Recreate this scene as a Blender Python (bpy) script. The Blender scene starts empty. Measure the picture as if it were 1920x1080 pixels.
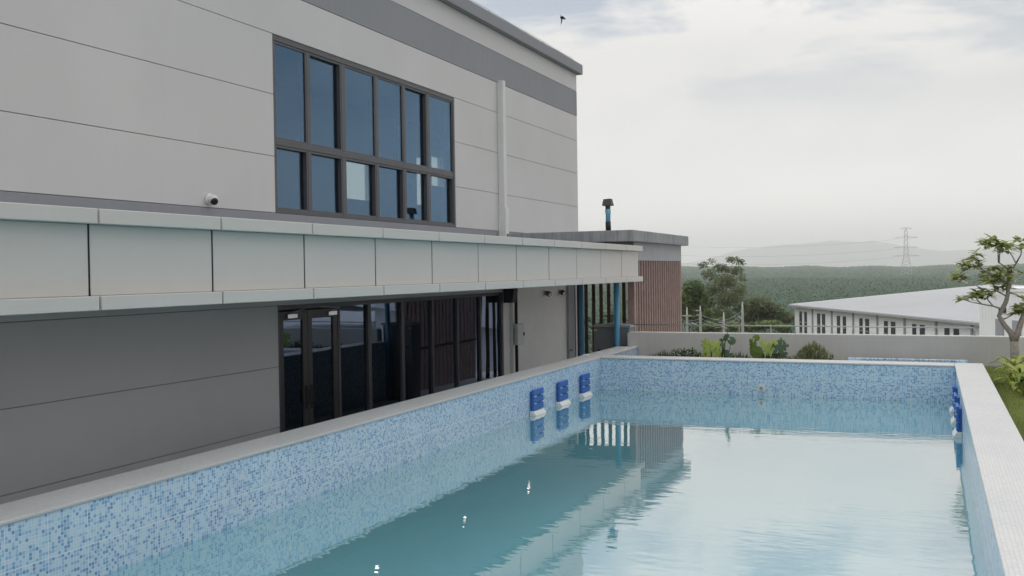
import bpy, math, random
import numpy as np
from mathutils import Vector, Matrix
R = math.radians
random.seed(7); rng = np.random.default_rng(7)
scn = bpy.context.scene
col = scn.collection

# ------------------------------------------------------------------ camera
YAW, PIT, ROL = R(23.5143), R(0.9619), R(-0.8119)
fwd = Vector((-math.sin(YAW)*math.cos(PIT), math.cos(YAW)*math.cos(PIT), -math.sin(PIT)))
rgt = Vector((math.cos(YAW), math.sin(YAW), 0)); upv = rgt.cross(fwd)
r2 = math.cos(ROL)*rgt + math.sin(ROL)*upv; u2 = -math.sin(ROL)*rgt + math.cos(ROL)*upv
CZ = 2.8
cam = bpy.data.cameras.new('camera'); co = bpy.data.objects.new('camera', cam); col.objects.link(co)
cam.sensor_width = 36; cam.lens = 36*1807.17/1920; cam.clip_start = .05; cam.clip_end = 60000
co.matrix_world = Matrix(((r2.x, u2.x, -fwd.x, 0), (r2.y, u2.y, -fwd.y, 0), (r2.z, u2.z, -fwd.z, CZ), (0, 0, 0, 1)))
scn.camera = co

# ------------------------------------------------------------------ world, sun, exposure
SUN_AZ, SUN_EL = R(-80), R(48)          # azimuth measured from +Y towards +X
w = bpy.data.worlds.new('World'); scn.world = w; w.use_nodes = True
nt = w.node_tree; nt.nodes.clear()
def N(tree, typ, **kw):
    n = tree.nodes.new(typ)
    for k, v in kw.items():
        if k.startswith('i_'):
            key = k[2:]; key = int(key) if key.isdigit() else key
            n.inputs[key].default_value = v
        else: setattr(n, k, v)
    return n
def math_n(tree, op, a, b=None, c=None, clamp=False):
    n = tree.nodes.new('ShaderNodeMath'); n.operation = op; n.use_clamp = clamp
    for i, v in enumerate((a, b, c)):
        if v is None: continue
        if isinstance(v, (int, float)): n.inputs[i].default_value = v
        else: tree.links.new(v, n.inputs[i])
    return n.outputs[0]
def mixc(tree, f, a, b, typ='MIX'):
    n = tree.nodes.new('ShaderNodeMix'); n.data_type = 'RGBA'; n.blend_type = typ
    for i, v in ((0, f), (6, a), (7, b)):
        if isinstance(v, (int, float)): n.inputs[i].default_value = v
        elif isinstance(v, tuple): n.inputs[i].default_value = v if len(v) == 4 else v + (1,)
        else: tree.links.new(v, n.inputs[i])
    return n.outputs[2]
def ramp(tree, f, stops, interp='LINEAR'):
    n = tree.nodes.new('ShaderNodeValToRGB'); n.color_ramp.interpolation = interp
    e = n.color_ramp.elements
    while len(e) < len(stops): e.new(.5)
    for el, (p, c) in zip(e, stops): el.position = p; el.color = c if len(c) == 4 else tuple(c) + (1,)
    tree.links.new(f, n.inputs[0]); return n.outputs[0]
tc = N(nt, 'ShaderNodeTexCoord'); sep = N(nt, 'ShaderNodeSeparateXYZ'); nt.links.new(tc.outputs['Generated'], sep.inputs[0])
sky = N(nt, 'ShaderNodeTexSky', sky_type='NISHITA', sun_disc=False, sun_elevation=SUN_EL, sun_rotation=SUN_AZ, altitude=60, air_density=1.0, dust_density=2.0, ozone_density=1.0)
zc = math_n(nt, 'MAXIMUM', sep.outputs['Z'], 0.0)
zd = math_n(nt, 'ADD', zc, 0.16)
cx = math_n(nt, 'DIVIDE', sep.outputs['X'], zd); cy = math_n(nt, 'DIVIDE', sep.outputs['Y'], zd)
cmb = N(nt, 'ShaderNodeCombineXYZ'); nt.links.new(cx, cmb.inputs[0]); nt.links.new(cy, cmb.inputs[1])
n1 = N(nt, 'ShaderNodeTexNoise', i_Scale=1.7, i_Detail=8.0, i_Roughness=.56, i_Distortion=.35)
mp = N(nt, 'ShaderNodeMapping'); mp.inputs['Location'].default_value = (0.4, 1.2, .3)
nt.links.new(cmb.outputs[0], mp.inputs[0]); nt.links.new(mp.outputs[0], n1.inputs[0])
n2 = N(nt, 'ShaderNodeTexNoise', i_Scale=.45, i_Detail=3.0)
nt.links.new(mp.outputs[0], n2.inputs[0])
gap = ramp(nt, n1.outputs[0], [(.43, (1, 1, 1)), (.53, (0, 0, 0))])          # 1 where blue shows between the clouds
shade = ramp(nt, n2.outputs[0], [(.30, (.72, .755, .79)), (.62, (1, 1, 1))])
cloud0 = mixc(nt, 1.0, (.965, .94, .912), shade, 'MULTIPLY')
zen = ramp(nt, zc, [(.22, (.5, .5, .5)), (1.0, (1, 1, 1))])      # an overcast sky is brightest overhead
cloud1 = mixc(nt, 1.0, cloud0, zen, 'MULTIPLY'); cloud = mixc(nt, 1.0, cloud1, (2, 2, 2), 'MULTIPLY')
skyb = mixc(nt, 1.0, sky.outputs[0], (.105, .105, .105), 'MULTIPLY')
veil = mixc(nt, .6, skyb, (.60, .66, .73))
hz = ramp(nt, zc, [(.14, (0, 0, 0)), (.26, (1, 1, 1))])
gapf = math_n(nt, 'MULTIPLY', gap, hz)
c1 = mixc(nt, gapf, cloud, veil)
low = ramp(nt, zc, [(.0, (1, 1, 1)), (.17, (0, 0, 0))])
c2 = mixc(nt, low, c1, (1.34, 1.32, 1.28))
bg = N(nt, 'ShaderNodeBackground', i_Strength=1.0); nt.links.new(c2, bg.inputs[0])
wo = N(nt, 'ShaderNodeOutputWorld'); nt.links.new(bg.outputs[0], wo.inputs[0])

sl = bpy.data.lights.new('sun', 'SUN'); sl.energy = 1.0; sl.angle = R(25); sl.color = (1, .96, .9)
so = bpy.data.objects.new('sun', sl); col.objects.link(so)
sd = Vector((math.sin(SUN_AZ)*math.cos(SUN_EL), math.cos(SUN_AZ)*math.cos(SUN_EL), math.sin(SUN_EL)))
so.rotation_euler = sd.to_track_quat('Z', 'Y').to_euler(); so.location = (0, 0, 60)
vs = scn.view_settings; vs.view_transform = 'Standard'; vs.look = 'None'; vs.exposure = 0.0; vs.gamma = 1
scn.cycles.use_denoising = True
scn.cycles.max_bounces = 10; scn.cycles.transparent_max_bounces = 24; scn.cycles.volume_bounces = 6
scn.cycles.caustics_reflective = False; scn.cycles.caustics_refractive = False
scn.cycles.sample_clamp_indirect = 4

# ------------------------------------------------------------------ mesh helpers
WL = {}
class MB:
    def __init__(s): s.v = []; s.f = []
    def add(s, vs, fs):
        b = len(s.v); s.v += [tuple(p) for p in vs]; s.f += [tuple(i+b for i in f) for f in fs]; return s
    def box(s, x0, x1, y0, y1, z0, z1):
        x0, x1 = min(x0, x1), max(x0, x1); y0, y1 = min(y0, y1), max(y0, y1); z0, z1 = min(z0, z1), max(z0, z1)
        return s.add([(x0,y0,z0),(x1,y0,z0),(x1,y1,z0),(x0,y1,z0),(x0,y0,z1),(x1,y0,z1),(x1,y1,z1),(x0,y1,z1)],
                     [(0,3,2,1),(4,5,6,7),(0,1,5,4),(1,2,6,5),(2,3,7,6),(3,0,4,7)])
    def prism(s, pts, axis, a, b):
        # pts: closed 2D outline (counter-clockwise) in the two other axes; extruded from a to b along axis
        n = len(pts)
        def P(p, t): return {'x': (t, p[0], p[1]), 'y': (p[0], t, p[1]), 'z': (p[0], p[1], t)}[axis]
        return s.add([P(p, a) for p in pts] + [P(p, b) for p in pts],
                     [tuple(range(n-1, -1, -1)), tuple(range(n, 2*n))] + [(i, (i+1) % n, (i+1) % n+n, i+n) for i in range(n)])
    def tube(s, pts, rad, n=8, cap=True):
        pts = [Vector(p) for p in pts]
        if isinstance(rad, (int, float)): rad = [rad]*len(pts)
        b = len(s.v); prev = None
        for i, p in enumerate(pts):
            t = (pts[min(i+1, len(pts)-1)] - pts[max(i-1, 0)])
            t = t.normalized() if t.length > 1e-9 else Vector((0, 0, 1))
            if prev is None: a = Vector((1, 0, 0)) if abs(t.x) < .9 else Vector((0, 1, 0)); a = (a - t*a.dot(t)).normalized()
            else: a = (prev - t*prev.dot(t)); a = a.normalized() if a.length > 1e-6 else prev
            prev = a; c = t.cross(a)
            for k in range(n):
                q = p + (a*math.cos(2*math.pi*k/n) + c*math.sin(2*math.pi*k/n))*rad[i]; s.v.append(tuple(q))
        for i in range(len(pts)-1):
            for k in range(n):
                s.f.append((b+i*n+k, b+i*n+(k+1) % n, b+(i+1)*n+(k+1) % n, b+(i+1)*n+k))
        if cap:
            s.f.append(tuple(b+k for k in range(n-1, -1, -1))); e = b+(len(pts)-1)*n; s.f.append(tuple(e+k for k in range(n)))
        return s
    def sphere(s, c, r, nu=12, nv=8, sc=(1, 1, 1)):
        b = len(s.v)
        for j in range(nv+1):
            th = math.pi*j/nv
            for i in range(nu):
                ph = 2*math.pi*i/nu
                s.v.append((c[0]+r*sc[0]*math.sin(th)*math.cos(ph), c[1]+r*sc[1]*math.sin(th)*math.sin(ph), c[2]+r*sc[2]*math.cos(th)))
        for j in range(nv):
            for i in range(nu):
                s.f.append((b+j*nu+i, b+(j+1)*nu+i, b+(j+1)*nu+(i+1) % nu, b+j*nu+(i+1) % nu))
        return s
    def build(s, name, mat, parent=None, smooth=False, bevel=0, seg=2):
        v = np.array(s.v, dtype=np.float64); c = (v.min(0)+v.max(0))/2
        me = bpy.data.meshes.new(name); me.from_pydata((v-c).tolist(), [], s.f); me.update()
        if smooth: me.shade_smooth()
        return link(name, me, mat, c, parent, bevel, seg)
def link(name, me, mat, c, parent=None, bevel=0, seg=2):
    o = bpy.data.objects.new(name, me); col.objects.link(o)
    if mat and not me.materials: me.materials.append(mat)
    o.location = c; WL[o.name] = Vector(c)
    if parent is not None:
        o.parent = parent; o.matrix_parent_inverse = Matrix.Translation(-WL[parent.name])
    if bevel:
        m = o.modifiers.new('bevel', 'BEVEL'); m.width = bevel; m.segments = seg; m.limit_method = 'ANGLE'
    return o
def tag(o, label=None, cat=None, group=None, kind=None):
    for k, v in (('label', label), ('category', cat), ('group', group), ('kind', kind)):
        if v: o[k] = v
    return o
def thing(name, loc, label, cat, group=None):
    o = bpy.data.objects.new(name, None); col.objects.link(o); o.location = loc; o.empty_display_size = .2
    WL[o.name] = Vector(loc); return tag(o, label, cat, group)
def npmesh(name, v, f, mat, parent=None, smooth=False, attr=None):
    v = np.asarray(v, dtype=np.float32); f = np.asarray(f, dtype=np.int32); c = (v.min(0)+v.max(0))/2
    me = bpy.data.meshes.new(name); k = f.shape[1]
    me.vertices.add(len(v)); me.vertices.foreach_set('co', (v-c).ravel())
    me.loops.add(f.size); me.loops.foreach_set('vertex_index', f.ravel())
    me.polygons.add(len(f)); me.polygons.foreach_set('loop_start', np.arange(len(f), dtype=np.int32)*k)
    try: me.polygons.foreach_set('loop_total', np.full(len(f), k, dtype=np.int32))
    except Exception: pass
    if attr is not None:
        a = me.attributes.new('tint', 'FLOAT', 'FACE'); a.data.foreach_set('value', np.asarray(attr, dtype=np.float32))
    me.update(calc_edges=True); me.validate()
    if smooth: me.shade_smooth()
    return link(name, me, mat, c, parent)

# ------------------------------------------------------------------ materials
M = {}
def mat(name):
    m = bpy.data.materials.new(name); m.use_nodes = True; t = m.node_tree
    b = t.nodes['Principled BSDF']; M[name] = m; return m, t, b
def plain(name, c, rough=.6, metal=0, var=.06, scale=3.0, spec=.4, bump=0, bscale=60, coat=0, streak=0):
    m, t, b = mat(name)
    g = N(t, 'ShaderNodeNewGeometry')
    n = N(t, 'ShaderNodeTexNoise', i_Scale=scale, i_Detail=5.0, i_Roughness=.6); t.links.new(g.outputs['Position'], n.inputs[0])
    lo = tuple(max(0, x*(1-var)) for x in c); hi = tuple(min(1, x*(1+var)) for x in c)
    cc = ramp(t, n.outputs[0], [(.3, lo), (.7, hi)])
    if streak:
        mp = N(t, 'ShaderNodeMapping'); mp.inputs['Scale'].default_value = (9, 9, .55); t.links.new(g.outputs['Position'], mp.inputs[0])
        n3 = N(t, 'ShaderNodeTexNoise', i_Scale=1.6, i_Detail=6.0, i_Roughness=.7); t.links.new(mp.outputs[0], n3.inputs[0])
        st = ramp(t, n3.outputs[0], [(.46, (1, 1, 1)), (.72, (1-streak,)*3)])
        cc = mixc(t, 1.0, cc, st, 'MULTIPLY')
    t.links.new(cc, b.inputs['Base Color'])
    b.inputs['Roughness'].default_value = rough; b.inputs['Metallic'].default_value = metal; b.inputs['Specular IOR Level'].default_value = spec
    if coat: b.inputs['Coat Weight'].default_value = coat
    if bump:
        nb = N(t, 'ShaderNodeTexNoise', i_Scale=bscale, i_Detail=4.0); t.links.new(g.outputs['Position'], nb.inputs[0])
        bp = N(t, 'ShaderNodeBump', i_Strength=bump, i_Distance=.004); t.links.new(nb.outputs[0], bp.inputs['Height']); t.links.new(bp.outputs[0], b.inputs['Normal'])
    return m
plain('wall_paint', (.635, .62, .62), .8, var=.045, scale=.45, spec=.25, bump=.2, bscale=45, streak=.015)
plain('wall_core', (.22, .22, .23), .9)
plain('grey_paint', (.295, .30, .325), .75, var=.03, scale=.6, spec=.25, bump=.2, streak=.06)
plain('canopy_panel', (.60, .575, .55), .42, var=.025, scale=.5, spec=.4, streak=.02)
plain('joint_dark', (.03, .03, .045), .8)
plain('soffit', (.78, .78, .77), .7, var=.04)
plain('frame_dark', (.085, .085, .095), .42, var=.1, spec=.5)
plain('door_frame', (.050, .045, .047), .4, var=.1, spec=.5)
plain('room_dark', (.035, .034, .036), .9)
plain('room_light', (.32, .33, .34), .9)
plain('hut_grey', (.40, .41, .43), .75, var=.05, scale=1.2, spec=.25, streak=.16)
plain('hut_stain', (.33, .34, .36), .8, var=.12, scale=2.5, spec=.2, streak=.45)
plain('slat', (.34, .24, .215), .65, var=.14, scale=6, spec=.3)
plain('slat_shaded', (.10, .060, .050), .65, var=.14, scale=6, spec=.3)  # slat brown darkened: shade of the backlit inner slats put into the colour
plain('parapet', (.55, .545, .53), .85, var=.05, scale=.8, spec=.2, bump=.3, streak=.06)
plain('pvc_blue', (.075, .27, .46), .35, var=.08, spec=.5)
plain('pvc_pale', (.20, .45, .62), .5, var=.10, spec=.4)
plain('black_plastic', (.014, .014, .016), .5)
plain('grey_cap', (.085, .083, .082), .7)
plain('zinc', (.50, .515, .53), .45, var=.05, spec=.5)
plain('white_metal', (.68, .69, .68), .4)
plain('chrome', (.70, .70, .71), .18, metal=1)
plain('steel_rail', (.40, .41, .42), .4, metal=.6)
plain('ac_grey', (.165, .18, .195), .55, var=.05)
plain('ac_top', (.27, .28, .28), .5)
plain('yellow', (.55, .5, .05), .5)
plain('skim_blue', (.025, .13, .46), .4, var=.08, spec=.5)
plain('skim_white', (.74, .75, .74), .4)
plain('deck', (.60, .59, .57), .8, var=.1, scale=4, bump=.3)
plain('lawn_soil', (.13, .14, .05), .95, var=.3, scale=20, bump=.6)
plain('white_wall', (.82, .82, .82), .8, var=.03)
plain('soil', (.07, .055, .04), .95, var=.3, scale=20, bump=.6)
plain('concrete', (.36, .36, .35), .85, var=.1, scale=5, bump=.3)
plain('warehouse_wall', (.78, .79, .81), .6, var=.03, scale=.4)
plain('warehouse_roof', (.53, .54, .555), .5, var=.04, scale=.2, metal=.1)
plain('warehouse_trim', (.30, .31, .33), .6)
plain('window_dark', (.03, .035, .05), .15, spec=.6)
plain('pole', (.44, .44, .43), .8)
plain('pylon', (.46, .47, .48), .7)
plain('bird', (.03, .03, .032), .8)
plain('flower', (.80, .78, .72), .6)
plain('bark', (.30, .265, .235), .9, var=.25, scale=30, bump=.6)
plain('bark_far', (.30, .28, .25), .9, var=.2, scale=3)
plain('speck', (.85, .85, .82), .5)
plain('terrain', (.075, .085, .045), .95, var=.35, scale=.03)
plain('mountain', (.05, .075, .07), .95, var=.15, scale=.002)

def leafmat(name, a, b_, spec=.3, trans=.25, rough=.55):
    m, t, b = mat(name)
    at = N(t, 'ShaderNodeAttribute', attribute_name='tint')
    cc = ramp(t, at.outputs['Fac'], [(0, a), (1, b_)])
    t.links.new(cc, b.inputs['Base Color']); b.inputs['Roughness'].default_value = rough; b.inputs['Specular IOR Level'].default_value = spec
    tr = N(t, 'ShaderNodeBsdfTranslucent'); t.links.new(cc, tr.inputs[0])
    mx = N(t, 'ShaderNodeMixShader', i_0=trans); out = t.nodes['Material Output']
    t.links.new(b.outputs[0], mx.inputs[1]); t.links.new(tr.outputs[0], mx.inputs[2]); t.links.new(mx.outputs[0], out.inputs[0]); return m
leafmat('leaf_frangipani', (.20, .25, .09), (.50, .53, .19), trans=.45)
leafmat('leaf_yellow', (.09, .15, .02), (.38, .42, .09))
leafmat('leaf_dark', (.02, .05, .015), (.10, .17, .04))
leafmat('leaf_green', (.05, .10, .015), (.16, .25, .04))
leafmat('leaf_blue', (.05, .10, .06), (.12, .19, .09))
leafmat('leaf_lime', (.20, .30, .06), (.44, .52, .13))
leafmat('leaf_red', (.12, .18, .07), (.32, .27, .15))
leafmat('grass', (.20, .25, .07), (.40, .44, .14))
leafmat('leaf_forest', (.015, .055, .026), (.05, .13, .05), trans=.15)
leafmat('leaf_tree', (.075, .105, .05), (.24, .28, .14), trans=.35)
leafmat('leaf_olive', (.09, .14, .05), (.26, .31, .11), trans=.3)

def mosaic(name, a, b, cols, grout, pitch=.0247, rough=.22, seam=True):
    m, t, bs = mat(name)
    g = N(t, 'ShaderNodeNewGeometry'); s = N(t, 'ShaderNodeSeparateXYZ'); t.links.new(g.outputs['Position'], s.inputs[0])
    U = math_n(t, 'DIVIDE', s.outputs[a], pitch); V = math_n(t, 'DIVIDE', s.outputs[b], pitch)
    U = math_n(t, 'ADD', U, 1000.3); V = math_n(t, 'ADD', V, 1000.4)
    cb = N(t, 'ShaderNodeCombineXYZ'); t.links.new(math_n(t, 'FLOOR', U), cb.inputs[0]); t.links.new(math_n(t, 'FLOOR', V), cb.inputs[1])
    wn = N(t, 'ShaderNodeTexWhiteNoise', noise_dimensions='2D'); t.links.new(cb.outputs[0], wn.inputs['Vector'])
    cc = ramp(t, wn.outputs['Value'], cols, 'CONSTANT')
    ns = N(t, 'ShaderNodeTexNoise', i_Scale=1.7, i_Detail=3.0); t.links.new(g.outputs['Position'], ns.inputs[0])
    cc = mixc(t, 1.0, cc, ramp(t, ns.outputs[0], [(.3, (.90, .91, .92)), (.7, (1, 1, 1))]), 'MULTIPLY')
    fu = math_n(t, 'ABSOLUTE', math_n(t, 'SUBTRACT', math_n(t, 'FRACT', U), .5)); fv = math_n(t, 'ABSOLUTE', math_n(t, 'SUBTRACT', math_n(t, 'FRACT', V), .5))
    e = math_n(t, 'MAXIMUM', fu, fv)
    gm = math_n(t, 'GREATER_THAN', e, .445)
    if seam:      # wider pale joints between the sheets of tiles
        sv = math_n(t, 'GREATER_THAN', math_n(t, 'ABSOLUTE', math_n(t, 'SUBTRACT', math_n(t, 'FRACT', math_n(t, 'DIVIDE', V, 13.0)), .5)), .488)
        su = math_n(t, 'GREATER_THAN', math_n(t, 'ABSOLUTE', math_n(t, 'SUBTRACT', math_n(t, 'FRACT', math_n(t, 'DIVIDE', U, 13.0)), .5)), .491)
        gm = math_n(t, 'MAXIMUM', gm, math_n(t, 'MAXIMUM', sv, su))
    cc = mixc(t, gm, cc, grout); t.links.new(cc, bs.inputs['Base Color'])
    rr = math_n(t, 'MULTIPLY_ADD', gm, .5, rough); t.links.new(rr, bs.inputs['Roughness'])
    bp = N(t, 'ShaderNodeBump', i_Strength=.5, i_Distance=.0015, invert=True); t.links.new(gm, bp.inputs['Height']); t.links.new(bp.outputs[0], bs.inputs['Normal'])
    return m
BL = [(0, (.58, .72, .83)), (.34, (.50, .68, .82)), (.50, (.38, .58, .77)), (.66, (.31, .52, .74)), (.81, (.19, .35, .58)), (.92, (.23, .42, .65))]
GR = (.72, .77, .82)
mosaic('mosaic_yz', 'Y', 'Z', BL, GR); mosaic('mosaic_xz', 'X', 'Z', BL, GR); mosaic('mosaic_xy', 'X', 'Y', BL, GR)
WH = [(0, (.635, .63, .625)), (.35, (.61, .61, .61)), (.7, (.66, .655, .65)), (.93, (.575, .575, .58))]
mosaic('mosaic_white', 'X', 'Y', WH, (.51, .51, .52), rough=.4, seam=False)

def glass(name, refl, tint, trans, ior=1.5, boost=.1):
    m, t, b = mat(name); t.nodes.remove(b); out = t.nodes['Material Output']
    gl = N(t, 'ShaderNodeBsdfGlossy', i_Roughness=.0); gl.inputs[0].default_value = refl + (1,)
    g = N(t, 'ShaderNodeNewGeometry'); nz = N(t, 'ShaderNodeTexNoise', i_Scale=.55, i_Detail=1.0); t.links.new(g.outputs['Position'], nz.inputs[0])
    bp = N(t, 'ShaderNodeBump', i_Strength=.02, i_Distance=.3); t.links.new(nz.outputs[0], bp.inputs['Height']); t.links.new(bp.outputs[0], gl.inputs['Normal'])
    tp = N(t, 'ShaderNodeBsdfTransparent'); tp.inputs[0].default_value = tint + (1,)
    lw_ = N(t, 'ShaderNodeLayerWeight', i_Blend=.5); f = math_n(t, 'MULTIPLY_ADD', math_n(t, 'POWER', lw_.outputs['Facing'], 4.0), .8, boost, clamp=True)
    mx = N(t, 'ShaderNodeMixShader'); t.links.new(f, mx.inputs[0]); t.links.new(tp.outputs[0], mx.inputs[1]); t.links.new(gl.outputs[0], mx.inputs[2])
    t.links.new(mx.outputs[0], out.inputs[0]); return m
glass('glass_blue', (.42, .66, 1.0), (.68, .72, .69), .3, 1.5, .14)
glass('glass_dark', (.62, .76, 1.0), (.24, .25, .28), .2, 1.5, .19)
glass('glass_clear', (.9, .95, 1), (.95, .97, .96), .8, 1.3, .04)

def watermat():
    m, t, b = mat('water'); t.nodes.remove(b); out = t.nodes['Material Output']
    g = N(t, 'ShaderNodeNewGeometry')
    mp = N(t, 'ShaderNodeMapping'); mp.inputs['Rotation'].default_value = (0, 0, R(-23)); mp.inputs['Scale'].default_value = (.8, 2.6, 1); t.links.new(g.outputs['Position'], mp.inputs[0])
    a = N(t, 'ShaderNodeTexNoise', i_Scale=1.1, i_Detail=3.0, i_Roughness=.5); t.links.new(mp.outputs[0], a.inputs[0])
    c = N(t, 'ShaderNodeTexNoise', i_Scale=5.0, i_Detail=2.0, i_Roughness=.5); t.links.new(mp.outputs[0], c.inputs[0])
    # the breeze ruffles the right hand near corner more than the sheltered side
    s = N(t, 'ShaderNodeSeparateXYZ'); t.links.new(g.outputs['Position'], s.inputs[0])
    ru = N(t, 'ShaderNodeMapRange', clamp=True); ru.inputs[1].default_value = -4.0; ru.inputs[2].default_value = .3; ru.inputs[3].default_value = .25; ru.inputs[4].default_value = 1.0
    t.links.new(s.outputs['X'], ru.inputs[0])
    h = math_n(t, 'ADD', math_n(t, 'MULTIPLY', a.outputs[0], .0030), math_n(t, 'MULTIPLY', math_n(t, 'MULTIPLY', c.outputs[0], .0014), ru.outputs[0]))
    bp = N(t, 'ShaderNodeBump', i_Strength=1.0, i_Distance=1.0); t.links.new(h, bp.inputs['Height'])
    gl = N(t, 'ShaderNodeBsdfGlossy', i_Roughness=.015); gl.inputs[0].default_value = (.97, .90, .87, 1); t.links.new(bp.outputs[0], gl.inputs['Normal'])
    tp = N(t, 'ShaderNodeBsdfTransparent'); tp.inputs[0].default_value = (.34, .62, .66, 1)
    di = N(t, 'ShaderNodeBsdfDiffuse'); di.inputs[0].default_value = (.20, .60, .71, 1)
    bx = N(t, 'ShaderNodeMixShader', i_0=.7); t.links.new(tp.outputs[0], bx.inputs[1]); t.links.new(di.outputs[0], bx.inputs[2])
    lw_ = N(t, 'ShaderNodeLayerWeight', i_Blend=.5); t.links.new(bp.outputs[0], lw_.inputs['Normal'])
    fz = math_n(t, 'POWER', lw_.outputs['Facing'], 1.75)
    mx = N(t, 'ShaderNodeMixShader'); t.links.new(fz, mx.inputs[0]); t.links.new(bx.outputs[0], mx.inputs[1]); t.links.new(gl.outputs[0], mx.inputs[2])
    t.links.new(mx.outputs[0], out.inputs[0])
watermat()
def emis(name, c, s):
    m, t, b = mat(name); b.inputs['Base Color'].default_value = c + (1,); b.inputs['Emission Color'].default_value = c + (1,); b.inputs['Emission Strength'].default_value = s
emis('lamp_lit', (1, .95, .85), 9.0)

# ------------------------------------------------------------------ terrain, terrace, far country
GZ = -9.5
def ground_z(x, y):
    d = np.hypot(x, y); az = np.degrees(np.arctan2(x, y))
    dip = np.clip((d-140)/130, 0, 1); dip = dip*dip*(3-2*dip)
    rise = np.clip((d-500)/1700, 0, 1)
    return GZ - 15*dip + rise*(19.5 + 6*np.clip((-az-2)/12, 0, 1))
def polar(name, r, az, zf, m):
    RR, AA = np.meshgrid(r, az, indexing='ij'); x = RR*np.sin(np.radians(AA)); y = RR*np.cos(np.radians(AA)); z = zf(x, y, RR, AA)
    nr, na = RR.shape; i = np.arange(nr*na).reshape(nr, na)
    f = np.stack([i[:-1, :-1], i[:-1, 1:], i[1:, 1:], i[1:, :-1]], -1).reshape(-1, 4)
    return npmesh(name, np.stack([x, y, z], -1).reshape(-1, 3), f[:, ::-1], m, smooth=True)
rr_ = np.concatenate([np.array([.5, 20, 60, 120]), np.linspace(200, 2400, 40), np.array([3000, 4500, 7000, 10500, 13900])])
tag(polar('ground', rr_, np.linspace(-180, 180, 145), lambda x, y, r, a: ground_z(x, y), M['terrain']), kind='structure')
def mz(x, y, r, a):
    prof = np.interp(a, [-60, -30, -16, -13.2, -9.8, -7.6, -5.1, -2.9, .4, 2.5, 4.5, 9, 20, 40, 60], [150, 260, 120, 150, 430, 490, 545, 520, 305, 340, 430, 380, 260, 330, 120])
    wig = 9*np.sin(a*2.3+1) + 5*np.sin(a*5.7) + 2.5*np.sin(a*13.3+.4)
    k = np.clip(1-np.abs(r-12000)/1200, 0, 1)
    return GZ - 5 + (prof+wig)*k*.60
tag(polar('hills', np.linspace(10700, 13300, 17), np.linspace(-60, 60, 500), mz, M['mountain']), kind='structure')

# oil palm plantation: one mass of crowns (nobody could count it)
def palm_proto(nf, seed):
    r = np.random.default_rng(seed); V = []; F = []
    for k in range(nf):
        az = 2*math.pi*k/nf*1.0 + r.uniform(-.25, .25); el = r.uniform(.05, 1.25); L = r.uniform(3.4, 5.0); wd = r.uniform(.28, .48)
        d = np.array([math.cos(az), math.sin(az), 0]); sd_ = np.array([-d[1], d[0], 0]); b = len(V)
        for j, t in enumerate((.05, .38, .72, 1.0)):
            p = d*(L*t*math.cos(el*.75)) + np.array([0, 0, L*t*math.sin(el) - 3.4*t*t*(.6+.5*math.cos(el))])
            wv = wd*(.5, 1.0, .85, .12)[j]
            V += [p - sd_*wv - np.array([0, 0, wv*.55]), p, p + sd_*wv - np.array([0, 0, wv*.55])]
        for j in range(3):
            q = b+3*j; F += [(q, q+1, q+4, q+3), (q+1, q+2, q+5, q+4)]
    return np.array(V), np.array(F)
protos = [palm_proto(14, s) for s in range(4)]
VV, FF, TT = [], [], []; off = 0; cnt = 0
sp = 7.9
for iy in range(int(1080/(sp*.866))):
    y = 150 + iy*sp*.866
    for ix in range(int(-y*.42/sp), int(y*.20/sp)):
        x = (ix + .5*(iy % 2))*sp + random.uniform(-1.4, 1.4); yy = y + random.uniform(-1.4, 1.4)
        d = math.hypot(x, yy)
        if d > 1190: continue
        if x > -17 - (yy-112)*.47 and x < 75 and yy < 190 and yy < 128 + (x+14)*.9: continue    # the yard of the warehouse
        if yy < 150 and -36 < x < -12 and random.random() < .6: continue
        if random.random() < .03: continue
        v, f = protos[cnt % 4]; a = random.uniform(0, 6.28); s = random.uniform(.8, 1.2); cnt += 1
        ca, sa = math.cos(a)*s, math.sin(a)*s
        q = np.stack([v[:, 0]*ca - v[:, 1]*sa, v[:, 0]*sa + v[:, 1]*ca, v[:, 2]*s], -1)
        q += np.array([x, yy, float(ground_z(x, yy)) + random.uniform(4.2, 6.6)])
        VV.append(q); FF.append(f+off); off += len(v); TT.append(np.clip(rng.normal(random.uniform(.25, .65), .2, len(f)), 0, 1))
tag(npmesh('palm_plantation', np.concatenate(VV), np.concatenate(FF), M['leaf_forest'], attr=np.concatenate(TT)),
    'dark green palm plantation stretching to the horizon behind the warehouse', 'plantation', kind='stuff')
def cz(x, y, r, a):
    h = 6.0 + rng.uniform(-2.6, 2.4, x.shape) + 1.6*np.sin(x*.021+1.1)*np.sin(y*.017) + 1.2*np.sin(a*1.7)
    h = np.where(rng.random(x.shape) < .10, h-4.0, h)
    return ground_z(x, y) + h*np.clip((r-1120)/60, 0, 1)
fo = polar('far_forest', np.linspace(1120, 2390, 190), np.linspace(-42, 24, 640), cz, M['leaf_forest'])
a_ = fo.data.attributes.new('tint', 'FLOAT', 'FACE'); a_.data.foreach_set('value', np.clip(rng.normal(.22, .2, len(fo.data.polygons)), 0, 1).astype(np.float32))
tag(fo, 'hazy far edge of the forest under the pale hills', 'forest', kind='stuff')

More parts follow.
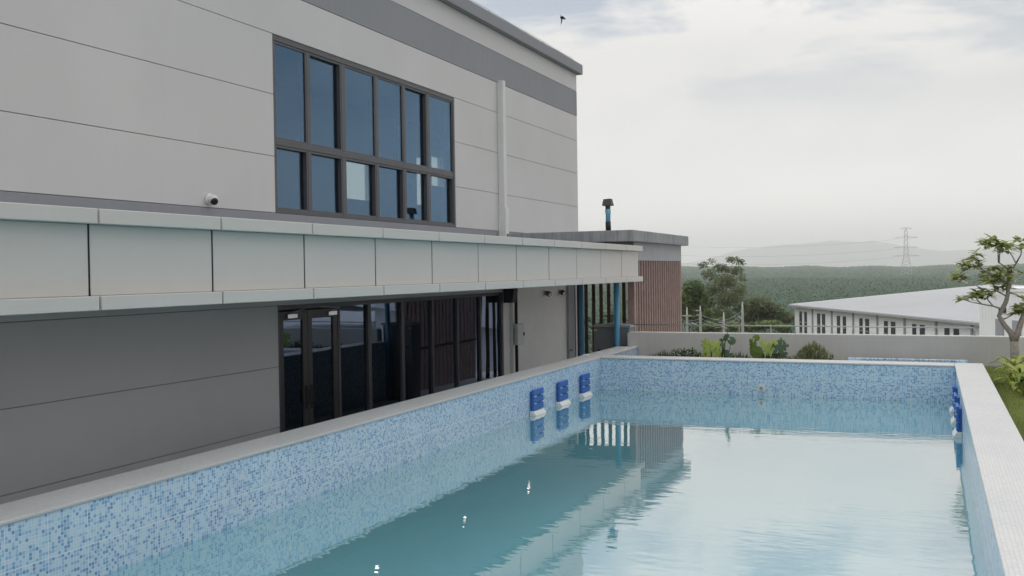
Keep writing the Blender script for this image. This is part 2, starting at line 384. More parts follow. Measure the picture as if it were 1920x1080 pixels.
# ------------------------------------------------------------------ leaf cards and trees
def leafcloud(clumps, n, size, seed, flat=.5):
    """clumps: (x,y,z,rx,ry,rz,weight); returns verts, quads, tint"""
    r = np.random.default_rng(seed); wts = np.array([c[6] for c in clumps]); idx = r.choice(len(clumps), n, p=wts/wts.sum())
    C = np.array([c[:6] for c in clumps])[idx]
    d = r.normal(size=(n, 3)); d /= np.linalg.norm(d, axis=1)[:, None]; rad = r.random(n)**.45
    p = C[:, :3] + d*rad[:, None]*C[:, 3:6]
    nrm = r.normal(size=(n, 3)) + d*.6 + np.array([0, 0, flat]); nrm /= np.linalg.norm(nrm, axis=1)[:, None]
    t = np.cross(nrm, r.normal(size=(n, 3))); t /= np.linalg.norm(t, axis=1)[:, None]; b = np.cross(nrm, t)
    s = size*r.uniform(.6, 1.35, n)[:, None]
    V = np.stack([p - t*s, p - b*s*.42 + nrm*s*.1, p + t*s, p + b*s*.42 + nrm*s*.1], 1).reshape(-1, 3)
    F = np.arange(4*n).reshape(n, 4)
    ct = r.uniform(.15, .75, len(clumps))[idx]
    return V, F, np.clip(ct + r.normal(0, .18, n) + .12*d[:, 2], 0, 1)
def tree(name, label, group, base, trunk_pts, rad, limbs, clumps, n, size, m, seed, bark='bark_far', cat='tree'):
    t = thing(name, base, label, cat, group)
    mb = MB(); mb.tube(trunk_pts, rad, 7); mb.build('trunk', M[bark], t, True)
    if limbs:
        lb = MB()
        for pts, rr in limbs: lb.tube(pts, rr, 5)
        lb.build('limbs', M[bark], t, True)
    V, F, T = leafcloud(clumps, n, size, seed); npmesh('crown', V, F, M[m], t, attr=T)
    return t
def unproj(u, v, Y):
    d = r2*((u-960)/1807.17) + u2*((540-v)/1807.17) + fwd
    return Vector((0, 0, CZ)) + d*(Y/d.y)
def fartree(name, label, Y, spec, base_uv, m, n, size, seed, trunk_top=None, tr=.22, group='trees beyond the parapet'):
    cl = []
    for (u, v, ru, rv) in spec:
        p = unproj(u, v, Y + random.uniform(-2.2, 2.2)*(ru/14)); k = Y/1807.0*1.04
        cl.append((p.x, p.y, p.z, ru*k, ru*k, rv*k, ru*ru*rv))
    b = unproj(base_uv[0], base_uv[1], Y); b.z = float(ground_z(b.x, b.y))
    top = unproj(*(trunk_top or (spec[0][0], spec[0][1])), Y)
    mid = b.lerp(top, .55); mid.x += .25
    limbs = []
    for c in cl[:14]:
        s0 = b.lerp(top, random.uniform(.45, .85)); e = Vector(c[:3]); q = s0.lerp(e, .5); q.z -= .3
        limbs.append(([s0, q, e], [tr*.45, tr*.3, tr*.1]))
    return tree(name, label, group, b, [b - Vector((0, 0, .3)), mid, top], [tr, tr*.7, tr*.25], limbs, cl, n, size, M and m, seed)
fartree('tall_tree', 'tall thin-crowned tree with pale trunk rising above the forest behind the poles', 112,
    [(1375, 487, 14, 7), (1390, 493, 9, 7), (1318, 497, 11, 7), (1334, 491, 9, 6), (1352, 503, 16, 9), (1378, 508, 17, 9), (1330, 515, 16, 11), (1392, 521, 9, 10), (1360, 526, 22, 13), (1340, 542, 22, 13), (1385, 545, 16, 15), (1362, 560, 24, 15), (1325, 570, 18, 16), (1390, 575, 16, 16), (1350, 590, 26, 16)],
    (1354, 620), 'leaf_tree', 6200, .17, 11, (1358, 500), .16)
fartree('round_tree', 'rounded yellowish green tree just right of the slatted hut', 104,
    [(1300, 540, 20, 14), (1288, 560, 18, 18), (1312, 562, 18, 18), (1298, 585, 24, 18), (1275, 570, 16, 18), (1322, 590, 14, 14)], (1300, 625), 'leaf_olive', 6000, .2, 12)
fartree('leafy_tree', 'broad dark leafy tree behind the rightmost white pole', 120,
    [(1420, 572, 26, 16), (1445, 585, 24, 16), (1405, 592, 22, 14), (1470, 596, 20, 12), (1435, 600, 26, 12)], (1430, 630), 'leaf_tree', 6000, .24, 13)
fartree('low_tree', 'low light green tree behind the split-leaf plants', 92,
    [(1445, 608, 22, 7), (1418, 611, 20, 7), (1467, 614, 14, 6), (1395, 614, 14, 6)], (1440, 640), 'leaf_olive', 4200, .17, 14)
fartree('scrub_tree', 'scrubby olive tree low between the two middle white poles', 96,
    [(1336, 612, 18, 8), (1350, 604, 12, 8), (1318, 616, 14, 7), (1372, 612, 14, 8)], (1336, 640), 'leaf_olive', 3600, .17, 15)

# ------------------------------------------------------------------ terrace and pool
rv0 = random.Random(3)
XL, XR, YF, CH, WZ = -5.28, .33, 15.93, 1.30, .734
XLO, XRO, YB = -5.70, .715, 16.35
tag(MB().box(-14, 8, -8, 24.6, GZ-.5, 0).build('terrace_floor', M['deck']), kind='structure')
tag(MB().box(.768, 6.0, -4, 20.6, .004, 1.05).build('lawn', M['lawn_soil']), kind='structure')
tag(MB().box(.718, .765, -4, 18.28, .004, 1.075).build('edging', M['concrete'], bevel=.01), kind='structure')
tag(MB().box(-5.26, .716, 16.36, 18.28, .004, 1.12).build('planting_bed', M['soil']), kind='structure')
pool = thing('swimming_pool', (-2.5, 9, 0), 'raised swimming pool lined with blue and white mosaic tiles', 'pool')
YN = 2.6
MB().box(XLO+.01, XL, YN-.3, 18.28, .004, CH-.03).build('left_wall', M['mosaic_yz'], pool)
MB().box(XR, XRO-.01, YN-.3, YB, .004, CH-.03).build('right_wall', M['mosaic_yz'], pool)
MB().box(XL+.002, XR-.002, YF, YB-.01, .004, CH-.03).build('far_wall', M['mosaic_xz'], pool)
MB().box(XL+.002, XR-.002, YN-.3, YN, .004, CH-.03).build('near_wall', M['mosaic_xz'], pool)
MB().box(XL+.003, XR-.003, YN+.003, YF-.003, .004, .03).build('floor', M['mosaic_xy'], pool)
MB().box(XLO, XL+.012, YN-.3, 18.29, CH-.028, CH).build('coping', M['mosaic_white'], pool, bevel=.008)
MB().box(XR-.012, XRO, YN-.3, YB, CH-.028, CH).build('coping', M['mosaic_white'], pool, bevel=.008)
MB().box(XL+.014, XR-.014, YF-.012, YB, CH-.028, CH).build('coping', M['mosaic_white'], pool, bevel=.008)
MB().box(XL+.014, XR-.014, YN-.3, YN+.012, CH-.028, CH).build('coping', M['mosaic_white'], pool, bevel=.008)
inl = MB(); inl.box(-2.60, -2.48, YF-.018, YF-.001, .80, .91); fit = inl.build('inlet', M['white_metal'], pool, bevel=.006)
MB().tube([(-2.54, YF-.03, .855), (-2.54, YF-.019, .855)], .028, 12).build('nozzle', M['concrete'], fit)
wm = MB().add([(XL, YN, WZ), (XR, YN, WZ), (XR, YF, WZ), (XL, YF, WZ)], [(0, 1, 2, 3)]).build('water', M['water']); tag(wm, kind='structure')
kp = thing('paddling_pool', (-.4, 17.4, 1.12), 'shallow blue tiled paddling pool beyond the far pool wall', 'pool')
for (a, b, c, d) in ((-1.35, .55, 17.85, 18.05), (-1.35, -1.2, 16.6, 17.848), (.40, .55, 16.6, 17.848)):
    MB().box(a, b, c, d, 1.124, 1.198 if c > 17 else 1.16).build('rim', M['mosaic_xz'], kp)
def skimmer(y, side):
    # blue slatted unit on a pale foot, hung on the pool wall
    lab = {(13, -1): 'blue slatted skimmer on left pool wall, the one nearest the camera', (14, -1): 'blue slatted skimmer on left pool wall, the middle of three', (15, -1): 'blue slatted skimmer on left pool wall, closest to the far corner',
           (13, 1): 'blue slatted skimmer on right pool wall, the nearest of three', (14, 1): 'blue slatted skimmer on right pool wall, the middle of three', (15, 1): 'blue slatted skimmer on right pool wall, closest to the far wall'}[(round(y), side)]
    X0 = XL if side < 0 else XR; s = -side
    t = thing('pool_skimmer', (X0 + s*.03, y, .72), lab, 'skimmer', 'slatted units along the pool walls')
    bk = MB().box(X0+s*.002, X0+s*.03, y-.17, y+.17, .80, 1.08); bk.build('back_plate', M['skim_blue'], t)
    for k in range(3):
        z0 = .81 + k*.103
        MB().box(X0+s*.031, X0+s*.066, y-.195, y+.195, z0, z0+.09).build('slat', M['skim_blue'], t, bevel=.008)
        if k < 2:
            for yy in (y-.13, y+.15): MB().box(X0+s*.031, X0+s*.074, yy-.022, yy+.022, z0+.0905, z0+.1025).build('clip', M['skim_white'], t)
    pts = [(X0+s*.002, .70), (X0+s*.105, .70), (X0+s*.105, .745), (X0+s*.06, .80), (X0+s*.002, .80)]
    if s < 0: pts = pts[::-1]
    MB().prism(pts, 'y', y-.20, y+.20).build('foot', M['skim_white'], t, bevel=.008)
for y in (12.9, 13.95, 15.0): skimmer(y, -1); skimmer(y, 1)

for k in range(5):
    x, y = -5.62 + .07*k + rv0.uniform(-.02, .02), 16.2 + .5*k + rv0.uniform(-.1, .1); a = rv0.uniform(.03, .06)
    mb = MB().prism([(x-a, y-a*2), (x+a, y-a*1.4), (x+a*.7, y+a*2), (x-a*.8, y+a*1.5)], 'z', CH+.001, CH+.016)
    tag(mb.build('tile_offcut', M['skim_white']), 'white tile offcut on the far left coping, ' + ['farthest from', 'fourth from', 'third from', 'second from', 'closest to'][k] + ' the parapet', 'tile', 'tile offcuts on the far left coping')

# ------------------------------------------------------------------ parapet and railing
par = thing('parapet_wall', (-2.1, 18.4, 0), 'low rendered parapet wall closing off the terrace behind the pool', 'wall')
def rounded(x0, x1, z0, z1, r):
    p = [(x0, z0), (x1, z0)]
    for k in range(7): a = math.pi/2*k/6; p.append((x1-r+r*math.cos(a), z1-r+r*math.sin(a)))
    for k in range(7): a = math.pi/2+math.pi/2*k/6; p.append((x0+r+r*math.cos(a), z1-r+r*math.sin(a)))
    return p
MB().prism(rounded(-5.50, 1.33, .004, 1.585, .05), 'y', 18.30, 18.50).build('wall', M['parapet'], par, bevel=.012)
tag(MB().box(1.2, 6.1, 20.3, 20.5, .004, 1.45).build('garden_wall', M['parapet'], bevel=.02), 'low rendered wall at the back of the lawn behind the frangipani tree', 'wall')
rail = thing('railing', (-2, 18.42, 1.585), 'thin steel pipe rail running along the top of the parapet', 'railing')
MB().tube([(-5.40, 18.42, 1.722), (-2.0, 18.42, 1.722), (.62, 18.42, 1.722), (.67, 18.42, 1.71), (.685, 18.42, 1.66), (.685, 18.42, 1.585)], .011, 8).build('pipe', M['steel_rail'], rail, True)
for x in (-5.38, -4.41, -3.34, -2.31, -1.31):
    MB().tube([(x, 18.42, 1.583), (x, 18.42, 1.716)], .009, 6).build('post', M['steel_rail'], rail, True)

# ------------------------------------------------------------------ main building
XF, XBK = -8.3, -12.0
Y0, Y1 = -4.0, 23.40
main = thing('main_building', (-10, 10, GZ), 'light grey panelled two storey building with dark windows and a projecting canopy', 'building')
core = MB(); XC = XF - .02
WY0, WY1, WZ0, WZ1 = 10.93, 16.45, 3.66, 6.11
GY0, GY1, GZ1 = 10.94, 18.60, 2.37
for (a, b, c, d) in ((Y0, GY0, -9.5, GZ1), (GY1, Y1, -9.5, GZ1), (Y0, Y1, GZ1, WZ0), (Y0, WY0, WZ0, WZ1), (WY1, Y1, WZ0, WZ1), (Y0, Y1, WZ1, 7.83)):
    core.box(XC-.22, XC, a, b, c, d)
wall = core.build('wall', M['wall_core'], main)
def panel(y0, y1, z0, z1, m='wall_paint', x=XF):
    g = .0035
    MB().box(XC+.002, x, y0+g, y1-g, z0+g, z1-g).build('wall_panel', M[m], wall, bevel=.004, seg=1)
panel(Y0, GY0, -.15, .69); panel(Y0, GY0, .69, 1.53); panel(Y0, GY0, 1.53, GZ1+.005); panel(Y0, GY1, GZ1+.005, 2.60); panel(GY1, Y1, .004, 3.185, 'white_wall')
panel(Y0, Y1, 3.19, WZ0, 'grey_paint')
ZR = [3.66, 4.44, 5.295, 6.13]
for i in range(3):
    panel(Y0, WY0, ZR[i], ZR[i+1]); panel(WY1, Y1, ZR[i], ZR[i+1])
panel(Y0, Y1, 6.13, 6.76); panel(Y0, Y1, 6.76, 7.39, 'grey_paint', XF+.003); panel(Y0, Y1, 7.39, 7.83)
sh = MB(); sh.box(XBK-.2, XC-.221, Y1-.2, Y1-.001, -9.5, 7.83); sh.box(XBK-.2, XC-.221, Y0, Y0+.2, -9.5, 7.83)
BW = ((18.35, 19.45, 4.50, 5.36), (21.6, 22.15, 4.55, 5.79), (22.4, 23.1, 5.1, 5.9))
ys = [Y0+.201, 18.35, 19.45, 21.6, 22.15, 22.4, 23.1, Y1-.201]
for i in range(len(ys)-1):
    hole = [b for b in BW if abs(b[0]-ys[i]) < 1e-6]
    if hole: sh.box(XBK-.2, XBK, ys[i], ys[i+1], -9.5, hole[0][2]); sh.box(XBK-.2, XBK, ys[i], ys[i+1], hole[0][3], 7.83)
    else: sh.box(XBK-.2, XBK, ys[i], ys[i+1], -9.5, 7.83)
sh.build('rear_wall', M['wall_paint'], main)
for b in BW: MB().box(XBK-.11, XBK-.09, b[0], b[1], b[2], b[3]).build('rear_pane', M['glass_clear'], main)
MB().box(XBK+.001, XC-.222, Y0+.202, Y1-.202, 3.35, 3.55).build('upper_floor', M['room_light'], main)
MB().box(XBK+.001, XC-.222, Y0+.202, Y1-.202, 6.6, 6.75).build('upper_ceiling', M['room_light'], main)
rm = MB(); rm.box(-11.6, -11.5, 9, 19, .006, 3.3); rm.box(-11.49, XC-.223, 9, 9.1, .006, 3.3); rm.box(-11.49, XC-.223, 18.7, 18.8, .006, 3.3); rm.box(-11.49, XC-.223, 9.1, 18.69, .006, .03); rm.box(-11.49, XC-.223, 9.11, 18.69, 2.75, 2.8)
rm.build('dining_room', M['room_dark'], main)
# roof edge
MB().box(XBK-.3, XF+.13, Y0-.1, Y1+.13, 7.832, 8.08).build('roof_edge', M['grey_paint'], main, bevel=.012)
lw = MB()
pts = []
for k in range(28):
    y = Y0 + k*1.0
    pts.append((XF+.04, y, 8.15 + .012*math.sin(k*2.1)))
lw.tube(pts, .008, 5)
for k in range(0, 28, 1): lw.box(XF+.03, XF+.05, Y0+k-.01, Y0+k+.01, 8.079, 8.16)
lw.build('lightning_wire', M['zinc'], main)
# window
mys = [10.93, 11.77, 12.68, 13.66, 14.56, 15.43, 16.45]
win = MB(); win.box(XC-.14, XF-.012, WY0, WY1, WZ1-.06, WZ1-.001); win.box(XC-.14, XF-.004, WY0, WY1, WZ0, WZ0+.05); win.box(XC-.14, XF-.012, WY0+.001, WY0+.05, WZ0+.051, WZ1-.061); win.box(XC-.14, XF-.012, WY1-.05, WY1-.001, WZ0+.051, WZ1-.061)
window = win.build('window', M['frame_dark'], main, bevel=.004, seg=1)
MB().box(XC-.14, XF-.016, WY0+.051, WY1-.051, 4.61, 4.69).build('transom', M['frame_dark'], window, bevel=.004, seg=1)
for y in mys[1:-1]:
    wd = .04 if abs(y-12.68) < .1 or abs(y-15.43) < .1 else .031
    for z0, z1 in ((WZ0+.051, 4.609), (4.691, WZ1-.061)):
        MB().box(XC-.14, XF-.02, y-wd, y+wd, z0, z1).build('mullion', M['frame_dark'], window, bevel=.004, seg=1)
for r_ in range(2):
    z0, z1 = ((WZ0+.052, 4.608), (4.692, WZ1-.062))[r_]
    for i in range(6):
        a = mys[i] + (.051 if i == 0 else .041 if i in (2, 5) else .032); b = mys[i+1] - (.051 if i == 5 else .041 if i in (1, 4) else .032)
        deep = .088 if (r_ == 0 or i in (1, 4)) else .042
        MB().box(XF-deep-.008, XF-deep, a+.001, b-.001, z0, z1).build('pane', M['glass_blue'], window)
        if deep < .1:      # casement: a slim sash of its own round the flush panes
            s = MB(); x0, x1 = XF-deep+.001, XF-.026
            s.box(x0, x1, a, a+.03, z0, z1); s.box(x0, x1, b-.03, b, z0, z1); s.box(x0, x1, a+.03, b-.03, z0, z0+.03); s.box(x0, x1, a+.03, b-.03, z1-.03, z1)
            s.build('sash', M['frame_dark'], window)
# ground floor glazing
gz = MB(); gz.box(XC-.12, XF-.006, GY0+.001, GY1-.001, GZ1-.06, GZ1-.001)
gz.box(XC-.12, XF-.006, GY0+.001, GY0+.04, .01, GZ1-.061); gz.box(XC-.12, XF-.006, GY1-.09, GY1-.001, .01, GZ1-.061)
glz = gz.build('glass_front', M['frame_dark'], main)
gys = [12.46, 13.33, 14.40, 15.48, 16.49, 17.51, 18.51]
for i, y in enumerate(gys[:-1]):
    wd = .05 if i in (1, 2) else .03
    MB().box(XC-.12, XF-.012, y-wd, y+wd, .02, GZ1-.062).build('mullion', M['frame_dark'], glz, bevel=.003, seg=1)
for i in range(6):
    wa = .05 if i in (1, 2) else .03; wb = .05 if i+1 in (1, 2) else (.03 if i < 5 else 0)
    MB().box(XF-.065, XF-.057, gys[i]+wa+.001, gys[i+1]-wb-.001, .03, GZ1-.063).build('pane', M['glass_dark'], glz)
for (a, b, hinge, hside) in ((10.985, 11.655, 0, 1), (11.665, 12.425, 1, -1)):
    d = MB(); x0, x1 = XF-.07, XF-.02
    d.box(x0, x1, a, a+.10, .02, 2.29); d.box(x0, x1, b-.12, b, .02, 2.29); d.box(x0, x1, a+.10, b-.12, 2.16, 2.29); d.box(x0, x1, a+.10, b-.12, .02, .2)
    door = d.build('door', M['door_frame'], main, bevel=.004, seg=1)
    MB().box(XF-.05, XF-.042, a+.101, b-.121, .201, 2.159).build('pane', M['glass_dark'], door)
    yc = a+.14 if hinge == 0 else b-.30
    c = MB(); c.box(XF-.019, XF+.03, yc, yc+.22, 2.19, 2.245); c.tube([(XF+.02, yc+.05, 2.247), (XF+.06, yc+.25, 2.30), (XF+.005, yc+.5 if hinge == 0 else yc-.2, 2.325)], .008, 6)
    c.build('door_closer', M['chrome'], door)
    yh = b-.06 if hinge == 0 else a+.05
    h = MB(); h.tube([(XF-.021, yh, .92), (XF+.04, yh, .95), (XF+.04, yh, 1.12), (XF-.021, yh, 1.15)], .010, 8); h.box(XF-.022, XF-.012, yh-.025, yh+.025, .85, 1.2)
    h.build('handle', M['black_plastic'], door)
# canopy
XCF, XLP, YE = -5.45, -5.35, 18.97
cn = MB(); cn.box(XC+.001, XCF-.012, Y0, YE-.02, 2.60, 3.18)
canopy = cn.build('canopy', M['joint_dark'], main)
MB().box(XF+.001, XCF-.013, Y0, YE-.03, 2.575, 2.598).build('soffit', M['soffit'], canopy)
pys = [5.053 + 1.2752*k for k in range(-7, 12)] ; pys[-1] = YE
pys = [p for p in pys if p <= YE]
if YE - pys[-1] > .05: pys.append(YE)
for i in range(len(pys)-1):
    a, b = pys[i]+.010, pys[i+1]-.010
    o = random.uniform(-.0015, .0015)
    MB().box(XCF-.011, XCF+o, a, b, 2.672, 3.178).build('fascia_panel', M['canopy_panel'], canopy, bevel=.004, seg=1)
    MB().box(XCF-.4, XLP+o, a, b, 3.1795, 3.285).build('top_lip_panel', M['canopy_panel'], canopy, bevel=.004, seg=1)
    MB().box(XCF-.011, XLP-o, a, b, 2.57, 2.6705).build('bottom_lip_panel', M['canopy_panel'], canopy, bevel=.004, seg=1)
MB().box(XF+.002, XCF-.41, Y0, YE-.03, 3.1815, 3.215).build('canopy_roof', M['grey_paint'], canopy)
for y in (5.6, 8.24, 10.87, 13.48, 16.1):
    ring = MB().tube([(-6.73, y, 2.562), (-6.73, y, 2.574)], .055, 20).build('downlight', M['white_metal'], canopy, False)
    MB().tube([(-6.73, y, 2.558), (-6.73, y, 2.5615)], .022, 20).build('lamp', M['lamp_lit'], ring)
# downpipe
dp = MB(); dp.box(XF+.001, XF+.14, 18.43, 18.56, 4.15, 6.80); dpo = dp.build('downpipe', M['white_metal'], main, bevel=.01)
MB().box(XF+.001, XF+.17, 18.41, 18.58, 3.20, 4.149).build('sleeve', M['white_metal'], dpo, bevel=.008)

# things fixed to the building
c = thing('security_camera', (XF+.05, 9.58, 3.75), 'small white dome security camera on the upper wall left of the window', 'camera')
MB().tube([(XF+.001, 9.58, 3.76), (XF+.03, 9.58, 3.76), (XF+.045, 9.58, 3.757)], [.075, .075, .06], 20).build('mount', M['white_metal'], c, True)
MB().sphere((XF+.075, 9.58, 3.755), .062, 18, 12).build('housing', M['white_metal'], c, True)
dv = Vector((.72, -.35, -.55)).normalized(); p0 = Vector((XF+.075, 9.58, 3.755))
MB().tube([p0+dv*.035, p0+dv*.062, p0+dv*.069], [.049, .042, .03], 18).build('lens', M['black_plastic'], c, True)
s = thing('loudspeaker', (-8.14, 18.63, 2.2), 'black loudspeaker hanging under the canopy beside the glass front', 'speaker')
MB().prism([(-8.26, 2.15), (-8.06, 2.15), (-8.01, 2.45), (-8.26, 2.45)], 'y', 18.52, 18.74).build('cabinet', M['black_plastic'], s, bevel=.01)
MB().box(-8.17, -8.10, 18.60, 18.66, 2.4505, 2.574).build('bracket', M['black_plastic'], s)

# ------------------------------------------------------------------ slatted hut
HY, HX, HE = 19.0, -5.55, 23.05
hut = thing('slatted_hut', (-6.9, 21, 0), 'flat roofed grey hut with walls of brown vertical slats at the canopy end', 'building')
hb = MB(); hb.box(HX-.12, HX, HY, HE, 3.0, 3.371); hb.box(-8.29, HX-.121, HE-.12, HE, 3.0, 3.371); hb.build('upper_band', M['hut_grey'], hut)
df = MB(); df.box(XF+.001, XF+.07, 22.43, 22.74, .006, 2.95); dfo = df.build('door_jamb', M['hut_grey'], hut, bevel=.006)
MB().box(XF+.001, XF+.05, 22.98, 23.28, .006, 2.95).build('door_jamb', M['hut_grey'], hut, bevel=.006)
MB().box(XF+.001, XF+.02, 22.741, 22.979, .006, 2.95).build('door_leaf', M['hut_grey'], hut)
MB().tube([(XF+.07, 22.47, .84), (XF+.13, 22.47, .84), (XF+.13, 22.36, .84)], .013, 6).build('handle', M['black_plastic'], dfo)
rf = MB(); rf.box(-8.29, -5.40, 18.45, 23.2, 3.374, 3.60); roof = rf.build('roof', M['hut_stain'], hut, bevel=.012)
for k in range(14):
    x = -8.16 + k*.1975
    if x < HX-.1: MB().box(x-.045, x+.045, HE-.10, HE-.075, .01, 2.999).build('slat', M['slat_shaded'], hut, bevel=.004, seg=1)
MB().box(-5.69, HX-.001, HY+.002, HY+.14, .01, 2.998).build('corner_post', M['slat'], hut, bevel=.006)
n = 20
for k in range(n):
    y = HY + .24 + k*(HE-.14-HY-.24)/(n-1)
    MB().box(HX-.085, HX-.004, y-.030, y+.030, .01, 2.998).build('slat', M['slat'], hut, bevel=.004, seg=1)
fs = MB()
fs.box(HX-.12, HX-.087, HY+.2, HE-.05, 1.0, 1.06); fs.box(HX-.12, HX-.087, HY+.2, HE-.05, 2.2, 2.26); fs.build('slat_rail', M['slat_shaded'], hut)
MB().box(HX-.09, HX-.002, HE-.08, HE-.001, .01, 2.999).build('corner_post', M['slat'], hut)
# vent pipe on its roof
v = thing('vent_pipe', (-6.09, 19.0, 3.60), 'blue and black vent pipe with grey cap standing on the hut roof', 'pipe')
MB().tube([(-6.085, 19, 3.60), (-6.09, 19, 3.80)], .056, 14).build('lower_sleeve', M['black_plastic'], v, True)
MB().tube([(-6.09, 19, 3.801), (-6.088, 19, 3.95), (-6.088, 19, 3.96), (-6.092, 19, 4.06)], [.050, .050, .058, .058], 14).build('pipe', M['pvc_pale'], v, True)
MB().tube([(-6.09, 19, 4.061), (-6.09, 19, 4.15)], .052, 14).build('neck', M['grey_cap'], v, True)
cp = MB(); a0, a1 = .10, .075
cp.add([(-6.09-a0, 19-a0, 4.13), (-6.09+a0, 19-a0, 4.13), (-6.09+a0, 19+a0, 4.13), (-6.09-a0, 19+a0, 4.13), (-6.09-a1, 19-a1, 4.265), (-6.09+a1, 19-a1, 4.272), (-6.09+a1, 19+a1, 4.272), (-6.09-a1, 19+a1, 4.265)],
       [(0, 3, 2, 1), (4, 5, 6, 7), (0, 1, 5, 4), (1, 2, 6, 5), (2, 3, 7, 6), (3, 0, 4, 7)])
cp.build('cap', M['grey_cap'], v, bevel=.006)
# pipes, lamps, boxes at the end of the canopy
tag(MB().tube([(-5.73, 18.36, .006), (-5.73, 18.36, 2.573)], .056, 16).build('blue_pipe', M['pvc_blue'], smooth=True), 'bright blue plastic downpipe standing in front of the grey equipment cabinet', 'pipe')
tag(MB().tube([(-8.03, 22.80, .006), (-8.03, 22.80, 3.0)], .060, 16).build('blue_pipe', M['pvc_blue'], smooth=True), 'dark shaded blue downpipe beside the hut door frame', 'pipe')
tag(MB().tube([(-8.24, 19.12, .006), (-8.24, 19.12, 2.40), (-8.24, 19.08, 2.46), (-8.20, 19.06, 2.52), (-8.10, 19.06, 2.70)], .044, 10).build('cable_pipe', M['black_plastic'], smooth=True), 'black cable conduit running up the wall behind the electrical box', 'pipe')
tag(MB().box(-8.298, -8.22, 18.92, 19.02, .006, 2.573).build('trunking', M['white_metal'], bevel=.006), 'white cable trunking on the wall left of the black conduit', 'trunking')
e = thing('electrical_box', (-8.2, 19.1, 1.23), 'light grey electrical box on the wall beside the glass front', 'box')
MB().box(-8.19, -8.12, 18.90, 19.28, 1.23, 1.68).build('case', M['zinc'], e, bevel=.01)
MB().box(-8.119, -8.105, 18.915, 19.265, 1.245, 1.665).build('lid', M['white_metal'], e, bevel=.004)
MB().box(-8.104, -8.08, 19.20, 19.225, 1.42, 1.49).build('key', M['black_plastic'], e)
for (y, z, wh) in ((21.0, 2.30, 'left'), (21.95, 2.30, 'right')):
    l = thing('wall_spotlight', (XF, y, z), 'small round dark wall spotlight under the canopy, the %s of two' % wh, 'lamp', 'wall spotlights under the canopy')
    MB().tube([(XF+.001, y, z), (XF+.025, y, z)], .06, 14).build('base', M['zinc'], l, True)
    MB().tube([(XF+.026, y, z), (XF+.07, y-.03, z-.01), (XF+.15, y-.07, z-.04)], [.03, .06, .065], 14).build('head', M['grey_cap'], l, True)
    MB().tube([(XF+.1505, y-.0703, z-.0402), (XF+.153, y-.072, z-.041)], .055, 14).build('lens', M['chrome'], l, True)
ac = thing('equipment_cabinet', (-5.88, 18.66, 0), 'grey outdoor equipment cabinet with pale lid behind the blue pipe', 'cabinet')
MB().box(-6.27, -5.52, 18.50, 18.85, .006, 1.655).build('case', M['ac_grey'], ac, bevel=.015)
MB().prism([(-6.30, 1.656), (-5.49, 1.656), (-5.49, 1.70), (-5.9, 1.735), (-6.30, 1.70)], 'y', 18.47, 18.88).build('lid', M['ac_top'], ac, bevel=.008)
MB().box(-6.25, -6.19, 18.494, 18.499, 1.58, 1.62).build('sticker', M['yellow'], ac)
for x in (-6.18, -6.06): MB().box(x, x+.06, 18.488, 18.499, 1.17, 1.21).build('vent_hole', M['black_plastic'], ac)

# ------------------------------------------------------------------ plants on the terrace
def blade(mbv, mbf, tint, base, dirv, L, W, droop, t0, segs=4, fold=.25):
    d = Vector(dirv).normalized(); side = d.cross(Vector((0, 0, 1))); side = side.normalized() if side.length > 1e-3 else Vector((1, 0, 0))
    b = len(mbv); p = Vector(base)
    for j in range(segs+1):
        t = j/segs; q = p + d*(L*t) + Vector((0, 0, -droop*L*t*t)); wv = W*math.sin(math.pi*min(.97, .10+t*.87))**.8
        up = Vector((0, 0, 1))*wv*fold
        mbv += [tuple(q - side*wv + up), tuple(q), tuple(q + side*wv + up)]
    for j in range(segs):
        k = b+3*j; mbf += [(k, k+1, k+4, k+3), (k+1, k+2, k+5, k+4)]; tint += [t0+random.uniform(-.1, .1), t0+random.uniform(-.1, .1)]
def cl01(t): return np.clip(np.array(t), 0, 1)
def plant(name, label, base, leaves, m, stems=None, cat='plant', group=None, stem_m='leaf_green'):
    t = thing(name, base, label, cat, group); V, F, T = [], [], []
    for l in leaves: blade(V, F, T, *l)
    npmesh('leaves', V, F, M[m], t, True, attr=cl01(T))
    if stems:
        mb = MB()
        for pts, r_ in stems: mb.tube(pts, r_, 6)
        mb.build('stems', M[stem_m], t, True)
    return t
def rv(a, b): return random.uniform(a, b)
